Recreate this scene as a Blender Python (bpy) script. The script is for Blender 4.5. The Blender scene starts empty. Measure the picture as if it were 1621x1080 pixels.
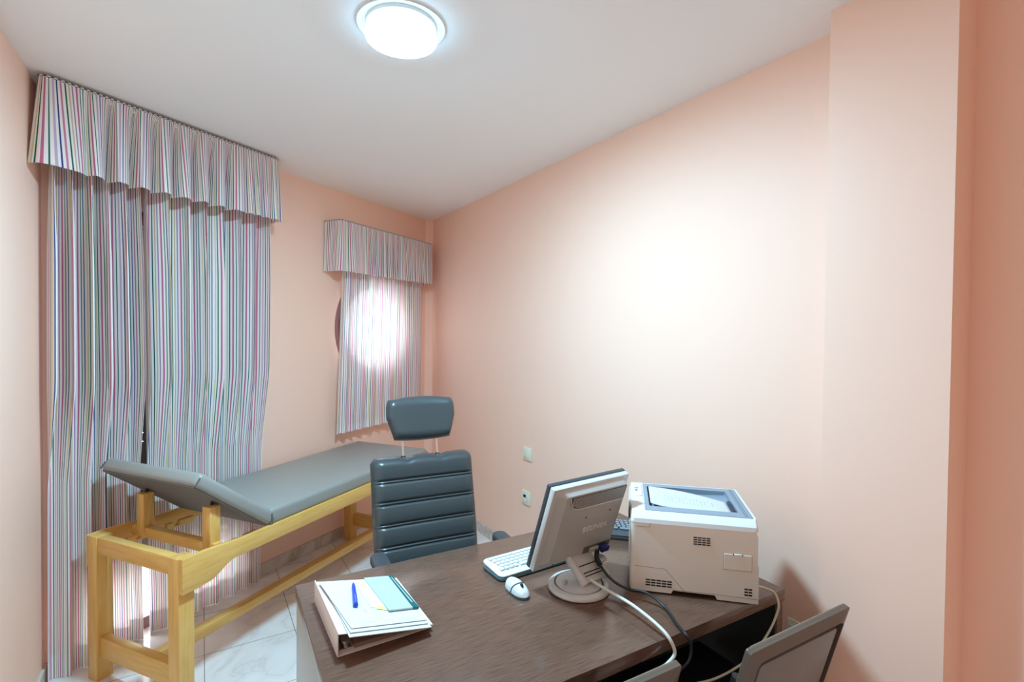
import bpy, bmesh, math, random
from mathutils import Vector, Matrix
random.seed(7)
C = bpy.context.scene.collection
PI = math.pi
R = math.radians
S, K = math.sin, math.cos

# ------------------------------------------------------------------ materials
def srgb(r, g, b):
    f = lambda c: (c/255/12.92) if c/255 <= .04045 else ((c/255+.055)/1.055)**2.4
    return (f(r), f(g), f(b), 1)

def mat(name, col, rough=.5, metal=0., spec=.5, coat=0.):
    m = bpy.data.materials.new(name); m.use_nodes = True
    b = m.node_tree.nodes['Principled BSDF']
    b.inputs['Base Color'].default_value = col
    b.inputs['Roughness'].default_value = rough
    b.inputs['Metallic'].default_value = metal
    b.inputs['Specular IOR Level'].default_value = spec
    b.inputs['Coat Weight'].default_value = coat
    return m

def nodes(m):
    return m.node_tree.nodes, m.node_tree.links, m.node_tree.nodes['Principled BSDF']

def add_noise(m, scale=(1, 1, 1), nscale=8., detail=4., stops=None, bump=0., coord='Object', bscale=None, dist=.002):
    n, l, b = nodes(m)
    tc = n.new('ShaderNodeTexCoord'); mp = n.new('ShaderNodeMapping'); mp.inputs['Scale'].default_value = scale
    l.new(tc.outputs[coord], mp.inputs['Vector'])
    nz = n.new('ShaderNodeTexNoise'); nz.inputs['Scale'].default_value = nscale; nz.inputs['Detail'].default_value = detail
    l.new(mp.outputs[0], nz.inputs['Vector'])
    if stops:
        cr = n.new('ShaderNodeValToRGB'); e = cr.color_ramp.elements
        e[0].position, e[0].color = stops[0]; e[1].position, e[1].color = stops[-1]
        for p, c in stops[1:-1]:
            x = e.new(p); x.color = c
        l.new(nz.outputs['Fac'], cr.inputs[0]); l.new(cr.outputs[0], b.inputs['Base Color'])
    if bump:
        bp = n.new('ShaderNodeBump'); bp.inputs['Strength'].default_value = bump; bp.inputs['Distance'].default_value = dist
        src = nz
        if bscale:
            src = n.new('ShaderNodeTexNoise'); src.inputs['Scale'].default_value = bscale; src.inputs['Detail'].default_value = 3
            l.new(tc.outputs[coord], src.inputs['Vector'])
        l.new(src.outputs['Fac'], bp.inputs['Height']); l.new(bp.outputs[0], b.inputs['Normal'])
    return m

WALLC = (.94, .64, .50, 1)
M = {}
M['wall'] = add_noise(mat('peach_paint', WALLC, .55, spec=.3), nscale=120., bump=.06, dist=.001)
M['ceil'] = add_noise(mat('ceiling_paint', (.93, .93, .925, 1), .8, spec=.2), nscale=90., bump=.05, dist=.001)
M['wood'] = add_noise(mat('pine_wood', srgb(226, 178, 98), .38, spec=.45), (1.5, 14, 14), 5., 6.,
                      [(.25, srgb(216, 164, 82)), (.5, srgb(228, 180, 100)), (.8, srgb(234, 190, 114))], bump=.05, dist=.001)
M['woodv'] = add_noise(mat('pine_wood_upright', srgb(226, 178, 98), .38, spec=.45), (14, 14, 1.5), 5., 6.,
                       [(.25, srgb(216, 164, 82)), (.5, srgb(228, 180, 100)), (.8, srgb(234, 190, 114))], bump=.05, dist=.001)
M['wenge'] = add_noise(mat('wenge_laminate', srgb(92, 70, 58), .17, spec=.55), (5, 150, 150), 3., 8.,
                       [(.3, srgb(80, 57, 45)), (.5, srgb(103, 75, 61)), (.62, srgb(114, 84, 68)), (.75, srgb(89, 64, 51))], bump=.03, dist=.0004)
M['shadedpanel'] = add_noise(mat('shaded_panel', srgb(26, 20, 18), .5), (2, 30, 30), 4., 6., [(.3, srgb(22, 17, 15)), (.7, srgb(32, 25, 22))])  # dark brown with the shade under the desk put into its colour
M['greypanel'] = mat('grey_panel', srgb(172, 178, 176), .32)
M['vinyl'] = add_noise(mat('grey_vinyl', srgb(150, 149, 142), .42, spec=.5), nscale=260., bump=.08, dist=.0008)
M['vinylback'] = mat('vinyl_underside', srgb(104, 100, 94), .7)
M['leather'] = add_noise(mat('black_leather', srgb(64, 70, 71), .31, spec=.55), nscale=300., bump=.08, dist=.0006)
M['blackpl'] = mat('black_plastic', srgb(34, 35, 38), .42)
M['armpl'] = mat('arm_plastic', srgb(66, 68, 72), .5)
M['chrome'] = mat('chrome', (.75, .75, .74, 1), .18, 1.)
M['silver'] = mat('silver_plastic', srgb(190, 192, 188), .33, .12)
M['silverd'] = mat('silver_plastic_side', srgb(206, 208, 206), .3, .12)
M['bezel'] = mat('dark_bezel', srgb(52, 60, 66), .4)
M['screen'] = mat('screen_glass', srgb(14, 15, 18), .12)
M['prn'] = mat('printer_white', srgb(236, 230, 219), .42)
M['prnd'] = mat('printer_grey_blue', srgb(132, 148, 162), .4)
M['slot'] = mat('slot_black', srgb(20, 19, 18), .7)
M['seam'] = mat('seam_grey', srgb(118, 112, 104), .6)
M['paper'] = mat('paper', srgb(206, 206, 204), .7, spec=.2)
M['white'] = mat('white_plastic', srgb(220, 221, 219), .35)
M['cream'] = mat('cream_plastic', srgb(228, 226, 205), .4)
M['keyw'] = mat('white_key', srgb(222, 228, 226), .45)
M['kbside'] = mat('teal_grey_plastic', srgb(84, 118, 128), .4)
M['kbdark'] = mat('charcoal_plastic', srgb(60, 68, 74), .42)
M['keyd'] = mat('silver_grey_key', srgb(126, 136, 142), .4)
M['navy'] = mat('blue_plug', srgb(34, 30, 110), .45)
M['pen'] = mat('blue_pen', srgb(22, 60, 190), .25)
M['cablew'] = mat('white_cable', srgb(222, 222, 212), .45)
M['cabled'] = mat('black_cable', srgb(30, 30, 31), .4)
M['binder'] = mat('binder_cover', srgb(232, 222, 218), .45)
M['binderin'] = mat('binder_inside', srgb(150, 124, 112), .35)
M['mint'] = mat('mint_card', srgb(176, 192, 192), .4)
M['teal'] = mat('teal_card', srgb(20, 92, 92), .35)
M['ink'] = mat('ink_grey', srgb(186, 188, 192), .8)
M['yellow'] = mat('yellow_marker', srgb(226, 228, 120), .7)
M['notes'] = mat('cream_note', srgb(240, 240, 222), .7)
M['mesh'] = mat('chair_taupe', srgb(98, 86, 74), .32)
M['meshd'] = mat('chair_panel_grey', srgb(118, 116, 112), .3)
M['rim'] = mat('chair_edge_beige', srgb(148, 132, 112), .4)
M['frame'] = mat('window_wood', srgb(112, 62, 58), .45)
M['alu'] = mat('door_aluminium', srgb(120, 88, 80), .4)
M['shutter'] = mat('shutter_slat', srgb(150, 140, 130), .6)
M['terrace'] = mat('terrace_tile', srgb(180, 160, 145), .8)
M['board'] = mat('pelmet_board', srgb(222, 214, 196), .6)

def glass():
    m = mat('window_glass', (1, 1, 1, 1), .0)
    b = m.node_tree.nodes['Principled BSDF']; b.inputs['Transmission Weight'].default_value = 1.; b.inputs['IOR'].default_value = 1.01
    return m
M['glass'] = glass()

def marble(name, base, vein, tile=None, rough=.15):
    m = mat(name, base, rough, spec=.5); n, l, b = nodes(m)
    tc = n.new('ShaderNodeTexCoord')
    nz = n.new('ShaderNodeTexNoise'); nz.inputs['Scale'].default_value = 3.; nz.inputs['Detail'].default_value = 8; nz.inputs['Distortion'].default_value = 1.4
    l.new(tc.outputs['Object'], nz.inputs['Vector'])
    cr = n.new('ShaderNodeValToRGB'); e = cr.color_ramp.elements
    e[0].position, e[0].color = .40, base
    x = e.new(.49); x.color = tuple(.55*base[i]+.45*vein[i] for i in range(3))+(1,)
    x = e.new(.51); x.color = vein
    x = e.new(.53); x.color = tuple(.6*base[i]+.4*vein[i] for i in range(3))+(1,)
    e[-1].position, e[-1].color = .62, base
    l.new(nz.outputs['Fac'], cr.inputs[0])
    out = cr.outputs[0]
    if tile:
        sx = n.new('ShaderNodeSeparateXYZ'); l.new(tc.outputs['Object'], sx.inputs[0])
        ms = []
        for ax, off in ((0, tile[1]), (1, tile[2])):
            a = n.new('ShaderNodeMath'); a.operation = 'SUBTRACT'; a.inputs[1].default_value = off - 40*tile[0]
            l.new(sx.outputs[ax], a.inputs[0])
            d = n.new('ShaderNodeMath'); d.operation = 'PINGPONG'; d.inputs[1].default_value = tile[0]/2
            l.new(a.outputs[0], d.inputs[0])
            g = n.new('ShaderNodeMath'); g.operation = 'LESS_THAN'; g.inputs[1].default_value = .0016
            l.new(d.outputs[0], g.inputs[0]); ms.append(g)
        mx = n.new('ShaderNodeMath'); mx.operation = 'MAXIMUM'; l.new(ms[0].outputs[0], mx.inputs[0]); l.new(ms[1].outputs[0], mx.inputs[1])
        mix = n.new('ShaderNodeMix'); mix.data_type = 'RGBA'
        l.new(mx.outputs[0], mix.inputs[0]); l.new(out, mix.inputs[6]); mix.inputs[7].default_value = srgb(128, 116, 106)
        out = mix.outputs[2]
    l.new(out, b.inputs['Base Color'])
    return m
M['floor'] = marble('marble_tiles', srgb(236, 230, 224), srgb(220, 212, 205), (.4, 2.775, -.0085), .16)
M['skirt'] = marble('marble_skirting', srgb(216, 206, 196), srgb(176, 162, 152), None, .3)

def fabric(name, hem=False):
    m = bpy.data.materials.new(name); m.use_nodes = True
    n, l = m.node_tree.nodes, m.node_tree.links; n.clear()
    uv = n.new('ShaderNodeUVMap'); sx = n.new('ShaderNodeSeparateXYZ'); l.new(uv.outputs[0], sx.inputs[0])
    d = n.new('ShaderNodeMath'); d.operation = 'MULTIPLY'; d.inputs[1].default_value = 1/.185; l.new(sx.outputs[0], d.inputs[0])
    fr = n.new('ShaderNodeMath'); fr.operation = 'FRACT'; l.new(d.outputs[0], fr.inputs[0])
    cr = n.new('ShaderNodeValToRGB'); cr.color_ramp.interpolation = 'CONSTANT'
    base = srgb(250, 243, 237)
    st = [(.02, .026, srgb(50, 92, 150)), (.105, .028, srgb(216, 214, 160)), (.165, .028, srgb(24, 108, 100)), (.25, .040, srgb(206, 116, 146)),
          (.345, .026, srgb(48, 116, 100)), (.425, .040, srgb(206, 184, 204)), (.51, .026, srgb(62, 78, 140)), (.585, .036, srgb(214, 136, 162)),
          (.67, .026, srgb(32, 100, 86)), (.735, .028, srgb(216, 194, 150)), (.80, .028, srgb(176, 142, 178)), (.875, .036, srgb(208, 118, 148)), (.955, .024, srgb(84, 138, 114))]
    e = cr.color_ramp.elements
    e[0].position, e[0].color = 0, base
    e[1].position, e[1].color = .9999, base
    for p, w, c in st:
        x = e.new(p); x.color = c
        x = e.new(min(p+w, .999)); x.color = base
    l.new(fr.outputs[0], cr.inputs[0])
    df = n.new('ShaderNodeBsdfDiffuse'); tr = n.new('ShaderNodeBsdfTranslucent')
    l.new(cr.outputs[0], df.inputs['Color']); l.new(cr.outputs[0], tr.inputs['Color'])
    mx = n.new('ShaderNodeMixShader'); mx.inputs[0].default_value = .08 if hem else .22
    l.new(df.outputs[0], mx.inputs[1]); l.new(tr.outputs[0], mx.inputs[2])
    res = mx
    if not hem:
        tp = n.new('ShaderNodeBsdfTransparent'); m2 = n.new('ShaderNodeMixShader'); m2.inputs[0].default_value = .02
        l.new(mx.outputs[0], m2.inputs[1]); l.new(tp.outputs[0], m2.inputs[2]); res = m2
    o = n.new('ShaderNodeOutputMaterial'); l.new(res.outputs[0], o.inputs[0])
    return m
M['fab'] = fabric('striped_fabric'); M['fabhem'] = fabric('striped_fabric_hem', True)

def cord():
    m = mat('twisted_cord', srgb(220, 214, 206), .7); n, l, b = nodes(m)
    uv = n.new('ShaderNodeUVMap'); ck = n.new('ShaderNodeTexChecker'); ck.inputs['Scale'].default_value = 90
    ck.inputs['Color1'].default_value = srgb(226, 220, 214); ck.inputs['Color2'].default_value = srgb(66, 50, 54)
    l.new(uv.outputs[0], ck.inputs['Vector']); l.new(ck.outputs[0], b.inputs['Base Color'])
    return m
M['cord'] = cord()

def emis(name, col, s):
    m = bpy.data.materials.new(name); m.use_nodes = True
    n, l = m.node_tree.nodes, m.node_tree.links; n.clear()
    e = n.new('ShaderNodeEmission'); e.inputs[0].default_value = col; e.inputs[1].default_value = s
    o = n.new('ShaderNodeOutputMaterial'); l.new(e.outputs[0], o.inputs[0]); return m
LAMP = 425.
M['lamp'] = emis('lit_diffuser', (.53, 1., 1.34, 1), LAMP)
M['lampedge'] = emis('lit_diffuser_edge', (.53, 1., 1.34, 1), 5.)

# ------------------------------------------------------------------ mesh helpers
def finish(bm, name, m, smooth=None, recalc=True):
    if recalc: bmesh.ops.recalc_face_normals(bm, faces=bm.faces)
    me = bpy.data.meshes.new(name); bm.to_mesh(me); bm.free()
    for x in (m if isinstance(m, (list, tuple)) else [m]): me.materials.append(x)
    if smooth is not None:
        me.polygons.foreach_set('use_smooth', [True]*len(me.polygons))
        me.set_sharp_from_angle(angle=R(smooth))
    return me

def obj(name, bm, m, parent=None, smooth=40, recalc=True, loc=None, rotz=0.):
    o = bpy.data.objects.new(name, finish(bm, name, m, smooth, recalc)); C.objects.link(o)
    if parent is not None: o.parent = parent
    if loc is not None: o.location = loc
    o.rotation_euler.z = rotz
    return o

def thing(name, label, cat, loc=(0, 0, 0), yaw=90., group=None):
    """empty whose local x points along compass yaw (from +Y, clockwise), local y to its left"""
    o = bpy.data.objects.new(name, None); C.objects.link(o); o.empty_display_size = .1
    o.location = loc; o.rotation_euler.z = R(90-yaw)
    return tag(o, label, cat, group)

def tag(o, label, cat, group=None):
    o['label'] = label; o['category'] = cat
    if group: o['group'] = group
    return o

def struct(o):
    o['kind'] = 'structure'; return o

def merge(bm, tmp, Mx=None):
    me = bpy.data.meshes.new('tmp'); tmp.to_mesh(me); tmp.free()
    if Mx is not None: me.transform(Mx)
    bm.from_mesh(me); bpy.data.meshes.remove(me)

def box(bm, x0, x1, y0, y1, z0, z1, bev=0., seg=2, Mx=None):
    t = bmesh.new(); bmesh.ops.create_cube(t, size=1)
    for v in t.verts:
        v.co = Vector((x0+(v.co.x+.5)*(x1-x0), y0+(v.co.y+.5)*(y1-y0), z0+(v.co.z+.5)*(z1-z0)))
    if bev: bmesh.ops.bevel(t, geom=t.edges[:]+t.verts[:], offset=bev, segments=seg, profile=.5, affect='EDGES')
    merge(bm, t, Mx); return bm

def prism(bm, pts, axis, a0, a1, bev=0., seg=2, Mx=None):
    """polygon pts (2D) extruded along axis 0/1/2; pts are the other two axes in order"""
    t = bmesh.new()
    def mk(p, a):
        c = [0, 0, 0]; o = [i for i in range(3) if i != axis]
        c[axis] = a; c[o[0]] = p[0]; c[o[1]] = p[1]; return t.verts.new(c)
    A = [mk(p, a0) for p in pts]; B = [mk(p, a1) for p in pts]; n = len(pts)
    t.faces.new(A); t.faces.new(B[::-1])
    for i in range(n): t.faces.new((A[i], A[(i+1) % n], B[(i+1) % n], B[i]))
    bmesh.ops.recalc_face_normals(t, faces=t.faces)
    if bev:
        es = [e for e in t.edges if all((f.normal[axis]**2 > .9) is not None for f in e.link_faces) and any(abs(f.normal[axis]) > .9 for f in e.link_faces)]
        bmesh.ops.bevel(t, geom=es, offset=bev, segments=seg, profile=.5, affect='EDGES')
    merge(bm, t, Mx); return bm

def rrect(x0, x1, y0, y1, r, n=5):
    out = []
    for cx, cy, a in ((x1-r, y1-r, 0), (x0+r, y1-r, 90), (x0+r, y0+r, 180), (x1-r, y0+r, 270)):
        for i in range(n+1):
            t = R(a+90*i/n); out.append((cx+r*K(t), cy+r*S(t)))
    return out

def spline(pts, sub=8):
    P = [Vector(p) for p in pts]; out = []
    for i in range(len(P)-1):
        p0 = P[max(i-1, 0)]; p1 = P[i]; p2 = P[i+1]; p3 = P[min(i+2, len(P)-1)]
        for k in range(sub):
            t = k/sub
            out.append(.5*((2*p1)+(p2-p0)*t+(2*p0-5*p1+4*p2-p3)*t*t+(3*p1-p0-3*p2+p3)*t**3))
    out.append(P[-1]); return out

def tube(bm, pts, r, n=10, sub=8, rr=None):
    P = spline(pts, sub) if sub else [Vector(p) for p in pts]
    uvl = bm.loops.layers.uv.verify()
    T = [(P[min(i+1, len(P)-1)]-P[max(i-1, 0)]).normalized() for i in range(len(P))]
    up = Vector((0, 0, 1)) if abs(T[0].z) < .9 else Vector((1, 0, 0))
    N = (up-T[0]*up.dot(T[0])).normalized(); rings = []; L = 0; Ls = []
    for i, p in enumerate(P):
        if i:
            N = (N-T[i]*N.dot(T[i])).normalized(); L += (P[i]-P[i-1]).length
        Ls.append(L); B = T[i].cross(N); ri = rr(i/(len(P)-1)) if rr else r
        rings.append([bm.verts.new(p+ri*(K(2*PI*k/n)*N+S(2*PI*k/n)*B)) for k in range(n)])
    for i in range(len(P)-1):
        for k in range(n):
            f = bm.faces.new((rings[i][k], rings[i][(k+1) % n], rings[i+1][(k+1) % n], rings[i+1][k]))
            us = ((Ls[i], k/n*.03), (Ls[i], (k+1)/n*.03), (Ls[i+1], (k+1)/n*.03), (Ls[i+1], k/n*.03))
            for lp, u in zip(f.loops, us): lp[uvl].uv = u
    bm.faces.new(rings[0][::-1]); bm.faces.new(rings[-1]); return bm

def lathe(bm, prof, n=48, Mx=None):
    t = bmesh.new(); rings = []
    for r, z in prof:
        rings.append([t.verts.new((0, 0, z))] if r < 1e-6 else [t.verts.new((r*K(2*PI*k/n), r*S(2*PI*k/n), z)) for k in range(n)])
    for a, b in zip(rings[:-1], rings[1:]):
        for k in range(n):
            q = [a[k % len(a)], a[(k+1) % len(a)], b[(k+1) % len(b)], b[k % len(b)]]
            u = []
            for v in q:
                if v not in u: u.append(v)
            if len(u) > 2: t.faces.new(u)
    bmesh.ops.recalc_face_normals(t, faces=t.faces)
    merge(bm, t, Mx); return bm

def sheet(bm, nx, ny, fn, uvfn=None, flip=False):
    uvl = bm.loops.layers.uv.verify()
    V = [[bm.verts.new(fn(i/nx, j/ny)) for j in range(ny+1)] for i in range(nx+1)]
    for i in range(nx):
        for j in range(ny):
            q = [(i, j), (i+1, j), (i+1, j+1), (i, j+1)]
            if flip: q = q[::-1]
            f = bm.faces.new([V[a][b] for a, b in q])
            if uvfn:
                for lp, (a, b) in zip(f.loops, q): lp[uvl].uv = uvfn(a/nx, b/ny)
    return V

def pad(bm, nx, ny, front, back):
    """closed cushion: front(s,t), back(s,t) meet along their border"""
    F = sheet(bm, nx, ny, front); B = sheet(bm, nx, ny, back, flip=True)
    loop = [(i, 0) for i in range(nx)]+[(nx, j) for j in range(ny)]+[(i, ny) for i in range(nx, 0, -1)]+[(0, j) for j in range(ny, 0, -1)]
    for k in range(len(loop)):
        a, b = loop[k], loop[(k+1) % len(loop)]
        bm.faces.new((F[a[0]][a[1]], B[a[0]][a[1]], B[b[0]][b[1]], F[b[0]][b[1]]))
    return bm

def copy_tree(o, parent=None):
    c = o.copy(); C.objects.link(c)
    if parent is not None: c.parent = parent
    for ch in list(o.children): copy_tree(ch, c)
    return c

# ------------------------------------------------------------------ room
HC = 2.58
YA, YB = R(-31.636), R(26.)
uA = Vector((S(YA), K(YA))); nA = Vector((S(YA+PI/2), K(YA+PI/2)))
uB = Vector((S(YB), K(YB))); nB = Vector((S(YB-PI/2), K(YB-PI/2)))
N0, NA, NC, NL = 2.79, 1.835, 1.705, -.59      # back wall, right wall, pier face, left wall
def PA(u, n): return uA*u+nA*n
def PB(u, d): return uB*u+nB*(N0-d)              # d = distance in front of the back wall
def inter(n1, c1, n2, c2):
    det = n1.x*n2.y-n1.y*n2.x
    return Vector(((c1*n2.y-n1.y*c2)/det, (n1.x*c2-c1*n2.x)/det))
CR = inter(nA, NA, nB, N0); CL = inter(nA, NL, nB, N0)
UCR, UCL = CR.dot(uB), CL.dot(uB)
UEND = -1.25
F_R, F_L = PA(UEND, NA), PA(UEND, NL)
UE = UCR-.075                                     # where the narrow corner chamfer begins
CH1 = PB(UE, 0); CH2 = CR-uA*.075
TB = R(90)-YB                                     # rotation of things whose x runs along the back wall

def poly_slab(name, pts, z0, z1, m, origin_rot=None):
    bm = bmesh.new(); prism(bm, [(p.x, p.y) for p in pts], 2, z0, z1)
    return struct(obj(name, bm, m, smooth=None))

# floor: local axes along the right wall so that the tiles run with it
th = R(90)-YA
out = [CR+uA*1.3+nA*.4, CL+uA*.6-nA*.3, F_L-nA*.3-uA*.3, F_R+nA*.3-uA*.3]
bm = bmesh.new(); rot = Matrix.Rotation(-th, 3, 'Z')
prism(bm, [tuple((rot @ Vector((p.x, p.y, 0)))[:2]) for p in out], 2, -.1, 0)
struct(obj('floor', bm, M['floor'], smooth=None, rotz=th))
poly_slab('ceiling', out, HC, HC+.1, M['ceil'])

# back wall with a balcony door opening and a round window opening
DU0, DU1, DZ = UCL+.10, 2.04, 2.14
WU, WZ, WR = 3.20, 1.57, .45
TW = .14
bm = bmesh.new()
def wb(u0, u1, z0, z1): box(bm, u0, u1, N0, N0+TW, z0, z1)
wb(UCL-.25, DU0, 0, HC); wb(DU0, DU1, DZ, HC); wb(DU1, WU-.5, 0, HC); wb(WU+.5, UCR+.4, 0, HC)
wb(WU-.5, WU+.5, 0, WZ-.5); wb(WU-.5, WU+.5, WZ+.5, HC)
NS = 64
ri, ro = [], []
for k in range(NS):
    a = 2*PI*k/NS; c, s = K(a), S(a); q = .5/max(abs(c), abs(s))
    ri.append([bm.verts.new((WU+WR*c, N0+y, WZ+WR*s)) for y in (0, TW)])
    ro.append([bm.verts.new((WU+q*c, N0+y, WZ+q*s)) for y in (0, TW)])
for k in range(NS):
    j = (k+1) % NS
    bm.faces.new((ri[k][0], ri[j][0], ro[j][0], ro[k][0])); bm.faces.new((ri[k][1], ri[j][1], ro[j][1], ro[k][1]))
    bm.faces.new((ri[k][0], ri[j][0], ri[j][1], ri[k][1]))
struct(obj('wall_back', bm, M['wall'], smooth=None, rotz=TB))
# right wall: one profile with the pier, its return and the corner chamfer
prof = [CH1, CH2, PA(.853, NA), PA(.853, NC), PA(.53, NC), PA(.53, NA), PA(UEND, NA), PA(UEND, NA+.15), CR+nA*.15+uA*.3, CR+nB*.1+uA*.2, CH1+nB*.1]
poly_slab('wall_right', prof, 0, HC, M['wall'])
poly_slab('wall_left', [CL+uA*.2, PA(UEND, NL), PA(UEND, NL)-nA*.15, CL-nA*.15+uA*.2], 0, HC, M['wall'])
poly_slab('wall_front', [F_L-nA*.15, F_R+nA*.15, F_R+nA*.15-uA*.15, F_L-nA*.15-uA*.15], 0, HC, M['wall'])
def skirting(name, pts):
    bm = bmesh.new()
    for (a, b, nrm) in pts:
        d = (b-a).normalized()
        q = [a, b, b+nrm*.013, a+nrm*.013]
        prism(bm, [(p.x, p.y) for p in q], 2, 0.001, .075)
    return struct(obj(name, bm, M['skirt'], smooth=None))
skirting('baseboard_back', [(PB(DU1+.02, 0), PB(UE, 0), -nB)])
cn = Vector((CH1.y-CH2.y, CH2.x-CH1.x)).normalized()
if cn.dot(nA) > 0: cn = -cn
skirting('baseboard_right', [(CH2, PA(.853, NA), -nA), (PA(.853, NC), PA(.53, NC), -nA), (PA(.53, NA), PA(UEND, NA), -nA), (CH1, CH2, cn)])
skirting('baseboard_left', [(PA(UEND, NL), CL, nA)])

# balcony door behind the curtain: frame, glass, roller shutter lowered to 0.36 m above the floor
def bobj(name, bm, m, parent=None, smooth=40):
    return obj(name, bm, m, parent, smooth, rotz=0 if parent else TB)
bm = bmesh.new(); y0, y1 = N0+.03, N0+.08
um = (DU0+DU1)/2
for a, b, c, d in ((DU0, DU0+.06, 0, DZ), (DU1-.06, DU1, 0, DZ), (DU0, DU1, DZ-.06, DZ), (DU0, DU1, 0.001, .06), (um-.05, um+.05, 0, DZ)):
    box(bm, a, b, y0, y1, c, d)
door = struct(bobj('door_1', bm, M['alu'], smooth=None))
for a, b in ((DU0+.06, um-.05), (um+.05, DU1-.06)):
    g = bmesh.new(); box(g, a, b, y0+.02, y0+.024, .06, DZ-.06); bobj('door_pane', g, M['glass'], door, None)
bm = bmesh.new(); z = .36
while z < DZ-.05:
    box(bm, DU0, DU1, N0+.11, N0+.12, z, z+.042)
    u = DU0
    if z > .9:
        while u < DU1:                               # slits between the slats
            box(bm, u, min(u+.022, DU1), N0+.112, N0+.118, z+.042, z+.046); u += .030
    else: box(bm, DU0, DU1, N0+.112, N0+.118, z+.042, z+.046)
    z += .046
bobj('roller_shutter', bm, M['shutter'], door, None)
bm = bmesh.new(); box(bm, DU0-.4, DU1+.5, N0+TW, N0+TW+1.2, -.08, -.005)
struct(bobj('floor_balcony', bm, M['terrace'], smooth=None))

# round window
def ring(bm, r0, r1, y0, y1, n=64):
    V = [[bm.verts.new((WU+r*K(2*PI*k/n), y, WZ+r*S(2*PI*k/n))) for r, y in ((r0, y0), (r1, y0), (r1, y1), (r0, y1))] for k in range(n)]
    for k in range(n):
        a, b = V[k], V[(k+1) % n]
        for i in range(4): bm.faces.new((a[i], b[i], b[(i+1) % 4], a[(i+1) % 4]))
bm = bmesh.new(); ring(bm, .37, .449, N0+.035, N0+.085)
win = struct(bobj('window_1', bm, M['frame']))
g = bmesh.new(); prism(g, [(WU+.372*K(2*PI*k/64), WZ+.372*S(2*PI*k/64)) for k in range(64)], 1, N0+.055, N0+.059)
bobj('window_pane', g, M['glass'], win, None)
g = bmesh.new(); ring(g, .315, .37, N0+.03, N0+.075); bobj('sash', g, M['frame'], win)

# ------------------------------------------------------------------ curtains (local x along the back wall, y towards the outside)
def fold(s, n, seed, sharp=1.):
    a = 2*PI*n*(s+.018*S(2*PI*1.7*s+seed)+.012*S(2*PI*3.1*s+2.3*seed))+seed
    v = S(a)+.28*S(2*a+1.1+seed)+.22*S(.5*a+seed*1.7)
    return v/1.25

def curtain(name, label, lpath, rpath, d0, z0, z1, n, seed, amp, full, hem=.105, nx=220, group=None):
    """lpath(t), rpath(t): u of the left and right edge at height fraction t (0 bottom, 1 top)"""
    zc = (1.08-z0)/(z1-z0) if z0 < .5 else -1.          # folds are pressed flatter behind the couch
    def pos(s, t):
        a, b = lpath(t), rpath(t)
        w = fold(s, n, seed); w2 = fold(s, n, seed+.35*(1-t))
        v = max(-1., min(1., (.5*w+.5*w2)*.95)); v = 1-2*((1-v)/2)**1.7
        g = min(1., max(0., (t-zc)/.18+.5)) if zc > 0 else 1.
        am = amp*(.45+.55*g)*(1-.45*max(0., (t-.75)/.25))
        d = d0*(.60+.40*g)+am*v
        zz = z0+(z1-z0)*t
        if t < .2: zz += .0003*(1+S(7*s+seed))*(1-t/.2)
        return Vector((a+(b-a)*s+.35*am*K(2*PI*n*s+seed), N0-max(d, .012), zz))
    cum = [0.]
    for i in range(nx): cum.append(cum[-1]+(pos((i+1)/nx, .5)-pos(i/nx, .5)).length)
    def uvf(s, t):
        return (cum[int(round(s*nx))]*full, t)
    th = hem/(z1-z0)
    bm = bmesh.new(); sheet(bm, nx, 40, lambda s, t: pos(s, th+(1-th)*t), lambda s, t: uvf(s, t))
    o = obj(name, bm, M['fab'], smooth=80, recalc=False, rotz=TB)
    tag(o, label, 'curtain', group)
    hb = bmesh.new(); sheet(hb, nx, 4, lambda s, t: pos(s, th*t), lambda s, t: uvf(s, t))
    obj('hem', hb, M['fabhem'], o, smooth=80, recalc=False)
    return o
lerp = lambda a, b, t: a+(b-a)*t
curtain('curtain', 'striped floor-length curtain panel hanging closest to the left wall, behind the wooden couch end',
        lambda t: UCL-.012-.012*(1-t), lambda t: lerp(1.425, 1.388, t), 0.080, .0006, 2.45, 5.0, .6, .058, 1.0, group='striped curtains')
curtain('curtain', 'wide striped floor-length curtain panel hanging over the balcony door behind the couch backrest',
        lambda t: lerp(1.468, 1.430, t), lambda t: lerp(2.085, 2.125, t), 0.080, .0006, 2.45, 7.0, 2.1, .055, 1.0, group='striped curtains')
curtain('curtain', 'short striped curtain covering the round window, lit from behind',
        lambda t: lerp(2.69, 2.75, t), lambda t: lerp(3.70, 3.73, t), .075, .80, 2.20, 10.0, 4.2, .018, 1.0, hem=.05, nx=260, group='striped curtains')

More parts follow.
